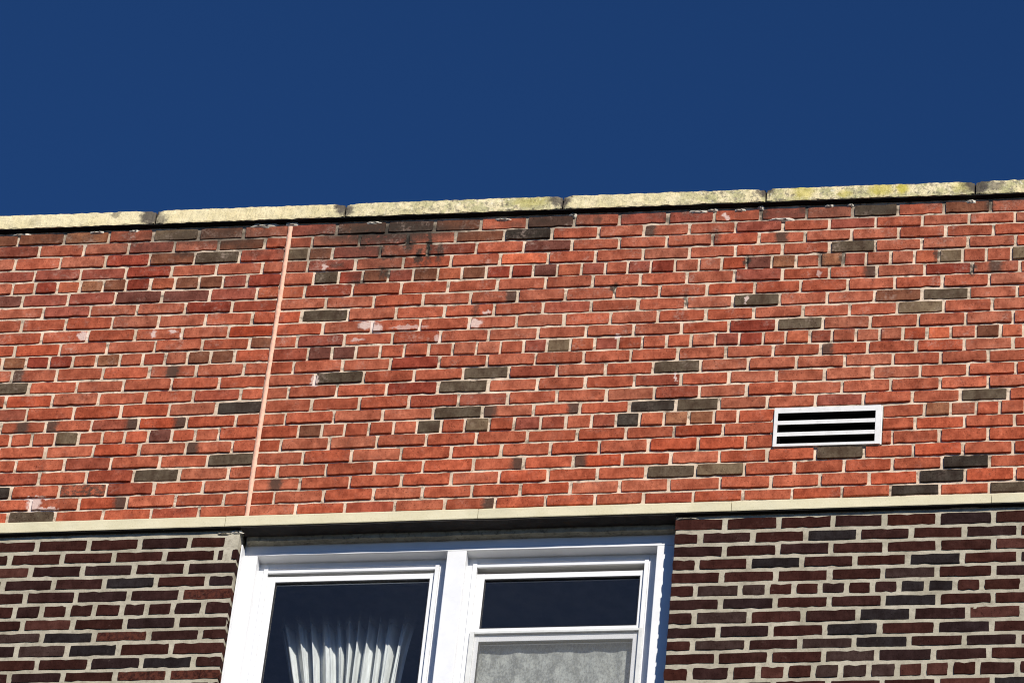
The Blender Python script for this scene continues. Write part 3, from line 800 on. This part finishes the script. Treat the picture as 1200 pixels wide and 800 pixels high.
# ------------------------------------------------------------------ red parapet walls either side of the sealant joint
VENT = (2.247, 2.707, 0.289, 0.496)
EJ_HALF = 0.009
left_red, right_red = [], []
rgb = random.Random(5)
for c, (edges, codes) in enumerate(RED):
    e = list(edges)
    codes = list(codes)
    step = 107 if c in (4, 10, 16) else 213
    while e[0] > WALL_X0 * 1000 + step:
        e.insert(0, e[0] - step); codes.insert(0, PLAIN)
    e.insert(0, WALL_X0 * 1000 - 5); codes.insert(0, PLAIN)
    while e[-1] < WALL_X1 * 1000 - step:
        e.append(e[-1] + step); codes.append(PLAIN)
    e.append(WALL_X1 * 1000 + 5); codes.append(PLAIN)
    # courses cut by the vent
    for i in range(len(codes)):
        a, b2, code = e[i] / 1000, e[i + 1] / 1000, codes[i]
        spans = [(a, b2)]
        if c in (16, 17, 18):
            spans = []
            if a < VENT[0]:
                spans.append((a, min(b2, VENT[0] + 0.004)))
            if b2 > VENT[1]:
                spans.append((max(a, VENT[1] - 0.004), b2))
        for (p0, p1) in spans:
            q0 = p0 + (EJ_HALF - 0.005 if abs(p0) < 1e-6 else 0)
            q1 = p1 - (EJ_HALF - 0.005 if abs(p1) < 1e-6 else 0)
            dst = left_red if (p0 + p1) / 2 < 0 else right_red
            lay(dst, q0, q1, zbed(c + 1, q0), zbed(c + 1, q1), zbed(c, q0), zbed(c, q1), code, 'r', 0.0138, 0.0112, rgb)

wall_a = thing('brick_wall', 'orange red brick parapet wall left of the thin salmon vertical joint', 'brick wall', (-1.8, 0, -0.02))
wall_b = thing('brick_wall', 'orange red brick parapet wall right of the salmon joint, holding the white vent', 'brick wall', (2.7, 0, -0.02))
make_bricks(left_red, wall_a, M_RED_FAR, 'outer_bricks', 300, rgb, (-0.0056, 0.0008))
make_bricks(right_red, wall_b, M_RED_FAR, 'outer_bricks', 300, rgb, (-0.0056, 0.0008))
top = lambda x: 1.655 - 0.0045 * x
mortar_slab('mortar', wall_a, M_MORT_RED, WALL_X0, -EJ_HALF + 0.001, -0.02, 1.66, 0.0052, 0.30, 0.011, 0.0030, 1, ztop=top)
# the right-hand backing is pierced by the vent, so it is built in four butted pieces
def ring_slab(parent, mat):
    x0, x1 = EJ_HALF - 0.001, WALL_X1
    mortar_slab('mortar', parent, mat, x0, x1, VENT[3], 1.66, 0.0052, 0.30, 0.011, 0.0030, 2, ztop=top)
    mortar_slab('mortar', parent, mat, x0, x1, -0.02, VENT[2], 0.0052, 0.30, 0.011, 0.0030, 2)
    mortar_slab('mortar', parent, mat, x0, VENT[0], VENT[2], VENT[3], 0.0052, 0.30, 0.011, 0.0030, 2)
    mortar_slab('mortar', parent, mat, VENT[1], x1, VENT[2], VENT[3], 0.0052, 0.30, 0.011, 0.0030, 2)
ring_slab(wall_b, M_MORT_RED)
for i, (x, z, rx, rz) in enumerate(SMEAR):
    lump('mortar_smear', wall_a if x < 0 else wall_b, M_SMEAR, x, z - 0.004, rx, rz * 1.2, 0.008, 40 + i)

# sealant strip, a part of the left wall's edge
rg = random.Random(3)
verts, faces = [], []
NS = 90
for i in range(NS + 1):
    z = -0.012 + (1.632 + 0.012) * i / NS
    wl = EJ_HALF + 0.0005 + rg.uniform(-0.0008, 0.0034)
    wr = EJ_HALF + 0.0005 + rg.uniform(-0.0008, 0.0034)
    y = rg.uniform(-0.0006, 0.0006)
    cx0 = vnoise(0, 0, z * 3, 4) * 0.003
    for (x, yy) in ((cx0 - wl, 0.004), (cx0 - wl * 0.8, -0.0022 + y), (cx0, -0.0035 + y), (cx0 + wr * 0.8, -0.0022 + y), (cx0 + wr, 0.004)):
        verts.append((x + 1.8, yy, z + 0.02))
for i in range(NS):
    for q in range(4):
        a = i * 5 + q
        faces.append((a, a + 1, a + 6, a + 5))
link('joint_sealant', mesh_from('joint_sealant', verts, faces, True), M_SEAL, wall_a)

# ------------------------------------------------------------------ dark brick wall round the window
dark = []
rgd = random.Random(9)
WIN = (-0.014, 1.857, -1.585)          # left edge, right edge, bottom of the opening
for side, TAB, BED in ((-1, DARK_W, BED_W), (1, DARK_E, BED_E)):
    for c, (edges, codes) in enumerate(TAB):
        e = list(edges); codes = list(codes)
        st = 118 if c in (5, 11) else 237
        if side < 0:
            while e[0] > WALL_X0 * 1000 + st:
                e.insert(0, e[0] - st); codes.insert(0, MAROON)
            e.insert(0, WALL_X0 * 1000 - 8); codes.insert(0, MAROON)
        else:
            while e[-1] < WALL_X1 * 1000 - st:
                e.append(e[-1] + st); codes.append(MAROON)
            e.append(WALL_X1 * 1000 + 8); codes.append(MAROON)
        for i in range(len(codes)):
            a, b2 = e[i] / 1000, e[i + 1] / 1000
            at_edge = (side < 0 and i == len(codes) - 1) or (side > 0 and i == 0)
            j0 = 0.021 / 2
            a2, b3 = a, b2
            if at_edge and side < 0:
                b3 += j0 if c > 1 else -0.004
            if at_edge and side > 0:
                a2 -= j0
            z1 = BED[c] / 1000
            z0 = BED[c + 1] / 1000 if c + 1 < len(BED) else z1 - 0.0695
            lay(dark, a2, b3, z0, z0, z1, z1, codes[i], 'd', 0.0205, 0.0165, rgd, end=at_edge and (c > 1 or side > 0))
        if side < 0 and c == 1:
            lay(dark, -0.047, -0.004, BED[2] / 1000, BED[2] / 1000, BED[1] / 1000, BED[1] / 1000, MAROON, 'd', 0.0205, 0.0165, rgd, end=True)
# courses below the picture, down to the pavement
for side in (-1, 1, 0):
    zt = {-1: BED_W[-1], 1: BED_E[-1] - 70, 0: (WIN[2] - 0.11) * 1000}[side] / 1000
    x0, x1 = {-1: (WALL_X0, WIN[0]), 1: (WIN[1], WALL_X1), 0: (WIN[0], WIN[1])}[side]
    z = zt
    k_ = 0
    while z > -12.6:
        hz = 0.0695
        st = 0.118 if k_ % 6 == 1 else 0.237
        x = x0 - (st / 2 if k_ % 2 else 0)
        while x < x1 - 0.02:
            xa, xb = max(x, x0), min(x + st, x1)
            xa2 = xa - (0.0105 if xa == x0 else 0)
            xb2 = xb + (0.0105 if xb == x1 else 0)
            lay(dark, xa2, xb2, z - hz, z - hz, z, z, MAROON if rgd.random() > .25 else rgd.choice((RUDDY, DUN, BLUISH)), 'd', 0.0205, 0.0165, rgd,
                end=(abs(xa - WIN[1]) < 1e-4 or abs(xb - WIN[0]) < 1e-4))
            x += st
        z -= hz
        k_ += 1
wall_c = thing('brick_wall', 'dark maroon brick wall with thick grey joints around the white window', 'brick wall', (0.92, 0, -12.77))
make_bricks(dark, wall_c, M_DARK_FAR, 'outer_bricks', 300, rgd, (-0.0016, 0.0012))
mortar_slab('mortar', wall_c, M_MORT_DARK, WALL_X0, WIN[0] - 0.003, WIN[2], -0.055, 0.0033, 0.24, 0.010, 0.0026, 5)
mortar_slab('mortar', wall_c, M_MORT_DARK, WIN[1] + 0.003, WALL_X1, WIN[2], -0.045, 0.0033, 0.24, 0.010, 0.0026, 6)
mortar_slab('mortar', wall_c, M_MORT_DARK, WALL_X0, WALL_X1, -12.77, WIN[2], 0.0040, 0.24, 0.06, 0.0012, 7)
# pale ragged mortar packed against the window's top left corner
lump('mortar_smear', wall_c, M_SMEAR, -0.030, -0.078, 0.028, 0.009, 0.003, 91)
lump('mortar_smear', wall_c, M_MORT_DARK, -0.090, -0.085, 0.035, 0.006, 0.004, 93)
lump('mortar_smear', wall_c, M_MORT_DARK, 1.905, -0.070, 0.045, 0.006, 0.005, 94)
lump('mortar_smear', wall_c, M_MORT_DARK, 3.05, -0.052, 0.09, 0.005, 0.004, 95)

# ------------------------------------------------------------------ coping stones
def stone(name, parent, mat, x0, x1, zb, zt, yf, yb, nx, nz, rough, seed, chip=0.0, lip=0.0):
    base = world_loc(parent)
    rg = random.Random(seed)
    verts, faces = [], []
    zs = [0, 0.08, 0.35, 0.65, 0.92, 1.0][:nz] if nz == 6 else [i / (nz - 1) for i in range(nz)]
    for i in range(nx + 1):
        t = i / nx
        x = x0 + (x1 - x0) * t
        zb_, zt_ = zb(x), zt(x)
        ed = min(t, 1 - t) * (x1 - x0)
        wear = chip * math.exp(-ed / 0.02)
        prof = [(yb, zb_)] + [(yf, zb_ + (zt_ - zb_) * q) for q in zs] + [(yb, zt_ + 0.012)]
        for q, (y, z) in enumerate(prof):
            if 0 < q < len(prof) - 1:
                n1 = vnoise(x * 28, q * 0.9, 0, seed) * rough + vnoise(x * 90, q * 1.7, 5, seed) * rough * 0.6
                y += n1 + wear * rg.uniform(0.2, 1.0) * (1.4 if q in (1, len(prof) - 2) else 0.8)
                if q in (1, len(prof) - 2):
                    y += 0.0012
                    z += vnoise(x * 35, q, 9, seed) * rough * 1.1 + (wear * rg.random() * (0.8 if q == 1 else -0.8))
            verts.append((x - base[0], y - base[1], z - base[2]))
    w = len(zs) + 2
    for i in range(nx):
        for q in range(w):
            a, b_ = i * w + q, i * w + (q + 1) % w
            faces.append((a, b_, b_ + w, a + w))
    faces.append(tuple(range(w - 1, -1, -1)))
    faces.append(tuple(range(nx * w, nx * w + w)))
    return link(name, mesh_from(name, verts, faces), mat, parent)

coping = thing('wall_coping', 'row of rough cream coping stones with lichen along the wall top against the sky', 'coping', (0.9, 0.14, 1.66))
cj = [-3.62, -2.55, -1.55, -0.628, 0.250, 1.242, 2.153, 3.075, 4.02, 5.42]
cb = lambda x: 1.6615 - 0.0042 * (x + 1.36)
ct = lambda x: 1.7385 - 0.0052 * (x + 1.37)
for i in range(len(cj) - 1):
    stone('coping_stone', coping, M_COPING, cj[i] + 0.004, cj[i + 1] - 0.004, cb, ct, -0.028, 0.33, 120, 6, 0.0034, 20 + i, 0.011)
for i in range(1, len(cj) - 1):
    x = cj[i]
    boxes('joint_mortar', [(x - 0.006, x + 0.006, -0.010, 0.31, cb(x) + 0.004, ct(x) - 0.006)], M_STEEL, coping)
# near-black sheet added under the stones to paint in the shade of their undersides
def soffit_sheet(name, parent, x0, x1, zf, y0, y1, th, seed):
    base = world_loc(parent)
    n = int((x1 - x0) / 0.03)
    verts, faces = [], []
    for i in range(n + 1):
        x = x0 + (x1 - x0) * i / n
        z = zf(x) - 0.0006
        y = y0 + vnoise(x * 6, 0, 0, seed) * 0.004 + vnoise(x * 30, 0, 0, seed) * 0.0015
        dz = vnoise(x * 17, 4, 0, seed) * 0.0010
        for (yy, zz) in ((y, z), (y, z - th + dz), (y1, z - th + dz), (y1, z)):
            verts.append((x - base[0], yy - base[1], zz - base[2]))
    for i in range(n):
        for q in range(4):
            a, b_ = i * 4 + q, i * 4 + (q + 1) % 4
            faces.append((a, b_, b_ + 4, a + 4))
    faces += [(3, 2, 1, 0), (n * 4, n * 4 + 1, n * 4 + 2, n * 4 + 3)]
    return link(name, mesh_from(name, verts, faces), M_SOFFIT_SHADE, parent)
soffit_sheet('soffit_shade_strip', coping, WALL_X0, WALL_X1, cb, -0.024, 0.02, 0.0035, 3)
# mortar bed under the coping
boxes('bedding_mortar', [(WALL_X0, WALL_X1, 0.012, 0.29, 1.638, 1.6405)], M_MORT_RED, coping)

# ------------------------------------------------------------------ stone band
band = thing('stone_band', 'smooth pale cream stone band between the red and the dark brickwork', 'stone band', (0.9, 0.1, -0.03))
bj = [-3.62, -2.25, -1.17, -0.082, 1.014, 2.092, 3.176, 4.26, 5.42]
bb = lambda x: -0.0665 + 0.0042 * (x + 1.08)
bt = lambda x: -0.0125 + 0.0028 * (x + 1.08)
for i in range(len(bj) - 1):
    stone('band_stone', band, M_BAND, bj[i] + 0.0012, bj[i + 1] - 0.0012, bb, bt, -0.025, 0.050, 40, 6, 0.0006, 60 + i, 0.0012)
soffit_sheet('soffit_shade_strip', band, WALL_X0, -0.013, bb, -0.021, 0.0, 0.0040, 7)  # added black strip, painted shade under the band
soffit_sheet('soffit_shade_strip', band, 1.857, WALL_X1, bb, -0.021, 0.0, 0.0040, 8)  # same painted shade; also stands for the flashing edge jutting out at the right

# ------------------------------------------------------------------ louvred vent
vent = thing('wall_vent', 'small white louvred metal vent set in the red brickwork', 'vent', (2.477, 0.0, 0.289))
vx0, vx1, vz0, vz1 = VENT
F0 = -0.012
F1 = -0.0092
boxes('vent_frame', [
    (vx0, vx0 + 0.016, F0, F1, vz0, vz1, 0.0008), (vx1 - 0.029, vx1 - 0.007, F0, F1, vz0, vz1, 0.0008),
    (vx1 - 0.0065, vx1, F0 + 0.006, F1 + 0.006, vz0, vz1, 0.0008),
    (vx0 + 0.016, vx1 - 0.029, F0 + 0.0005, F1, vz1 - 0.029, vz1, 0.0008), (vx0 + 0.016, vx1 - 0.029, F0 + 0.0005, F1, vz0, vz0 + 0.014, 0.0008),
    (vx0 + 0.001, vx0 + 0.0035, F1 + 0.0002, 0.05, vz0 + 0.001, vz1 - 0.001), (vx1 - 0.0095, vx1 - 0.0070, F1 + 0.0002, 0.05, vz0 + 0.001, vz1 - 0.001),
    (vx0 + 0.004, vx1 - 0.0100, F1 + 0.0002, 0.05, vz0 + 0.001, vz0 + 0.0035), (vx0 + 0.004, vx1 - 0.0100, F1 + 0.0002, 0.05, vz1 - 0.0035, vz1 - 0.001)], M_VENT, vent)
for z in (0.4165, 0.3545):
    boxes('louvre', [(vx0 + 0.0162, vx1 - 0.0292, F0 + 0.002, F0 + 0.0035, z - 0.0105, z + 0.0105, 0.0005)], M_VENT, vent)
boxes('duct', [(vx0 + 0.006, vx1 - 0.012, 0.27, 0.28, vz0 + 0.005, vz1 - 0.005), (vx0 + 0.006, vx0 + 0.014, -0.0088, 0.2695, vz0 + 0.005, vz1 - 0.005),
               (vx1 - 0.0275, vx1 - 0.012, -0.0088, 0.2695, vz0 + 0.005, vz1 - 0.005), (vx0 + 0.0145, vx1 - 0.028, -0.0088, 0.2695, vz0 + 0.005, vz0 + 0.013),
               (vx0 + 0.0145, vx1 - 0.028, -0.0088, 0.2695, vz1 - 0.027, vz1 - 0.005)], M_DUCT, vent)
lump('sealant_bead', vent, M_MORT_RED, vx0 - 0.005, (vz0 + vz1) / 2, 0.010, 0.108, 0.002, 71, 26)

# ------------------------------------------------------------------ lintel over the window
lint = thing('window_lintel', 'dark rusty steel lintel with a weathered caulk strip above the white window', 'lintel', (0.92, 0.05, -0.06))
soffit_sheet('angle_plate', lint, -0.012, 1.856, bb, -0.0185, 0.0505, 0.005, 12).data.materials[0] = M_STEEL
# ragged caulk strip: rough front face
verts, faces = [], []
n = 130
for i in range(n + 1):
    x = 0.001 + 1.853 * i / n
    zt_ = -0.050
    zb_ = -0.088 + vnoise(x * 14, 0, 0, 3) * 0.004 + 0.0035 * x
    y = 0.053 + vnoise(x * 11, 2, 1, 5) * 0.003
    for (yy, zz) in ((0.0905, zb_), (y + 0.002, zb_), (y - 0.002, (zb_ + zt_) / 2 + vnoise(x * 30, 1, 1, 8) * 0.004), (y, zt_), (0.0905, zt_)):
        verts.append((x - 0.92, yy - 0.05, zz + 0.06))
for i in range(n):
    for q in range(5):
        a, b_ = i * 5 + q, i * 5 + (q + 1) % 5
        faces.append((a, b_, b_ + 5, a + 5))
link('caulk_strip', mesh_from('caulk_strip', verts, faces), M_LEDGE, lint)

# ------------------------------------------------------------------ the double window
win = thing('double_window', 'white double sash window below the pale stone band, in the dark brick wall', 'window', (0.92, 0.15, -1.585))
ZB = WIN[2]
P0, P1 = 0.092, 0.152
boxes('casing', [
    (-0.0115, 0.048, P0, P1, ZB, -0.138, 0.002), (1.771, 1.8545, P0, P1, ZB, -0.138, 0.002),
    (-0.0115, 1.8545, P0 - 0.0005, P1, -0.1375, -0.0535, 0.002),
    (-0.0115, -0.0065, 0.034, P0 - 0.001, ZB, -0.120)], M_WHITE, win)
boxes('mullion', [(0.874, 0.956, P0, P1, ZB + 0.03, -0.1382, 0.002)], M_WHITE, win)
boxes('sill', [(-0.0113, 1.8543, -0.03, 0.30, ZB - 0.10, ZB, 0.004)], M_BAND, win)

def sash_bay(x0, x1, head_line, gap, glass_top, rails):
    """the fixed frame of one light: flat jambs, raised track beads with rounded tops, head and its drip line"""
    y = P1 - 0.0008
    boxes('jamb', [(x0 - 0.010, x0 + 0.026, y, y + 0.10, ZB, -0.130)], M_WHITE, win)
    boxes('jamb', [(x1 - 0.040, x1 + 0.010, y, y + 0.10, ZB, -0.130)], M_WHITE, win)
    boxes('head', [(x0 + 0.0265, x1 - 0.0405, y + 0.0003, y + 0.10, head_line + 0.012, -0.129), (x0 + 0.040, x1 - 0.056, y - 0.006, y + 0.004, head_line - 0.002, head_line + 0.0115, 0.002),
                   (x0 + 0.0265, x1 - 0.0405, y - 0.003, y - 0.0005, head_line + 0.022, head_line + 0.027)], M_WHITE, win)
    for (a, b_) in ((x0 + 0.022, x0 + 0.040), (x1 - 0.058, x1 - 0.041)):
        bm = bmesh.new()
        nb = 8
        prof = [((a + b_) / 2 + (b_ - a) / 2 * math.cos(math.pi * t / nb), -0.160 + (b_ - a) * 0.55 * math.sin(math.pi * t / nb)) for t in range(nb + 1)]
        prof = prof + [(a, ZB), (b_, ZB)]
        A = [bm.verts.new((px_ - 0.92, y - 0.006 - 0.15, pz - ZB)) for px_, pz in prof]
        B = [bm.verts.new((px_ - 0.92, y + 0.012 - 0.15, pz - ZB)) for px_, pz in prof]
        bm.faces.new(A)
        for i in range(len(A)):
            j = (i + 1) % len(A)
            bm.faces.new((A[i], A[j], B[j], B[i]))
        bmesh.ops.recalc_face_normals(bm, faces=bm.faces)
        me = bpy.data.meshes.new('track_bead'); bm.to_mesh(me); bm.free()
        link('track_bead', me, M_WHITE, win)

def sash(x0, x1, zt, zb, gx0, gx1, gt, gb, y0):
    s = boxes('sash', [(x0, gx0, y0, y0 + 0.032, zb, zt, 0.0012), (gx1, x1, y0, y0 + 0.032, zb, zt, 0.0012), (gx0, gx1, y0 + 0.0006, y0 + 0.032, gt, zt, 0.0012), (gx0, gx1, y0 + 0.0006, y0 + 0.032, zb, gb, 0.0012)], M_WHITE, win)
    boxes('glazing_bead', [(gx0 + 0.0002, gx0 + 0.004, y0 + 0.004, y0 + 0.020, gb + 0.0002, gt - 0.0002), (gx1 - 0.004, gx1 - 0.0002, y0 + 0.004, y0 + 0.020, gb + 0.0002, gt - 0.0002),
                           (gx0 + 0.0042, gx1 - 0.0042, y0 + 0.004, y0 + 0.020, gt - 0.004, gt - 0.0002), (gx0 + 0.0042, gx1 - 0.0042, y0 + 0.004, y0 + 0.020, gb + 0.0002, gb + 0.006)], M_RUBBER, s)
    boxes('pane', [(gx0 + 0.004, gx1 - 0.004, y0 + 0.012, y0 + 0.016, gb + 0.004, gt - 0.004)], M_GLASS, s)
    return s

sash_bay(0.048, 0.874, -0.190, 0.0, 0, 0)
sash_bay(0.956, 1.771, -0.186, 0.0, 0, 0)
SY = P1 + 0.006
sash(0.0885, 0.8155, -0.203, -0.880, 0.123, 0.795, -0.230, -0.840, SY)
sash(0.0885, 0.8155, -0.845, ZB + 0.02, 0.123, 0.795, -0.880, ZB + 0.07, SY + 0.036)
sash(0.9965, 1.7125, -0.215, -0.522, 1.031, 1.697, -0.241, -0.497, SY)
sash(0.9965, 1.7125, -0.5225, ZB + 0.02, 1.036, 1.688, -0.569, ZB + 0.07, 0.1505)
# timber packing seen through the gap above the lowered sash
boxes('packing_strip', [(0.998, 1.71, SY + 0.012, SY + 0.030, -0.2146, -0.2085)], M_OFFWHITE, win)
boxes('packing_strip', [(0.090, 0.814, SY + 0.010, SY + 0.030, -0.2026, -0.1985)], M_OFFWHITE, win)

# insect screen over the lower half of the right light
scr = boxes('insect_screen', [(0.9985, 1.018, 0.136, 0.150, ZB + 0.01, -0.526, 0.001), (1.7125, 1.729, 0.136, 0.150, ZB + 0.01, -0.526, 0.001),
                              (1.0185, 1.712, 0.1365, 0.150, -0.5375, -0.526, 0.001), (1.0185, 1.712, 0.1365, 0.150, ZB + 0.01, ZB + 0.03)], M_SCREENFR, win)
boxes('screen_mesh', [(1.0185, 1.712, 0.1440, 0.1446, ZB + 0.03, -0.5375)], M_MESH, scr)

# ------------------------------------------------------------------ room behind
boxes('room', [(-0.9, 2.7, 3.4, 3.5, -2.4, 0.1), (-1.0, -0.9, 0.25, 3.5, -2.4, 0.1), (2.7, 2.8, 0.25, 3.5, -2.4, 0.1),
               (-1.0, 2.8, 0.25, 3.5, -2.5, -2.4), (-1.0, 2.8, 0.25, 3.5, 0.02, 0.12)], M_ROOM, None, 0, 'structure')
boxes('room_lining', [(-1.0, -0.012, 0.242, 0.249, -2.4, 0.02), (1.856, 2.8, 0.242, 0.249, -2.4, 0.02), (-0.011, 1.855, 0.242, 0.249, -2.4, ZB - 0.002), (-0.011, 1.855, 0.154, 0.249, -0.136, -0.10)], M_ROOM, None, 0, 'structure')

# ------------------------------------------------------------------ curtains
def curtain_mesh(name, fx0, fx1, y0, zt, zb, folds, amp, pull, centre, seed, nu=260, nv=40):
    """hanging cloth in uneven pleats, drawn in towards a centre line lower down"""
    rg = random.Random(seed)
    ph = [0.0]
    for i in range(folds):
        ph.append(ph[-1] + rg.uniform(0.5, 1.5))
    ph = [q / ph[-1] for q in ph]
    amps = [rg.uniform(0.45, 1.25) for _ in range(folds + 1)]
    verts, faces = [], []
    for j in range(nv + 1):
        t = j / nv
        z = zt + (zb - zt) * t
        sc = 1 / (1 + pull * max(0.0, zt - z))
        for i in range(nu + 1):
            u = i / nu
            kf = 0
            while kf < folds - 1 and u > ph[kf + 1]:
                kf += 1
            f = (u - ph[kf]) / (ph[kf + 1] - ph[kf])
            a = amps[kf] * (1 - f) + amps[kf + 1] * f
            s = math.sin(math.pi * f)
            y = y0 - amp * a * (s ** 1.6 * 2 - 1 + 0.22 * math.sin(5 * math.pi * f + kf))
            crease = 0.0035 * math.sin(u * 210 + 3 * math.sin(u * 31)) * (1 if amp > 0.01 else 0)
            y += crease
            x = centre + (fx0 + (fx1 - fx0) * u - centre) * sc + 0.02 * vnoise(u * 5, t * 2.5, 0, seed) * (1 if amp > 0.01 else 0)
            verts.append((x, y + 0.007 * vnoise(u * 22, t * 4, 2, seed) * (1 if amp > 0.01 else 0.3), z))
    for j in range(nv):
        for i in range(nu):
            q = j * (nu + 1) + i
            faces.append((q, q + 1, q + nu + 2, q + nu + 1))
    return mesh_from(name, verts, faces, True)

cu = link('curtain', curtain_mesh('curtain', -0.01, 0.73, 0.437, -0.05, -1.45, 11, 0.030, 1.15, 0.50, 24), M_CURTAIN)
cu['label'] = 'pale gathered curtain with fanned folds behind the left pane of the white window'
cu['category'] = 'curtain'
cu['kind'] = 'thing'
lc = link('lace_curtain', curtain_mesh('lace_curtain', 0.97, 1.76, 0.199, -0.47, -1.50, 5, 0.003, 0.0, 1.4, 33), M_LACE)
lc['label'] = 'mottled grey lace curtain behind the screened lower right sash of the white window'
lc['category'] = 'curtain'
lc['kind'] = 'thing'
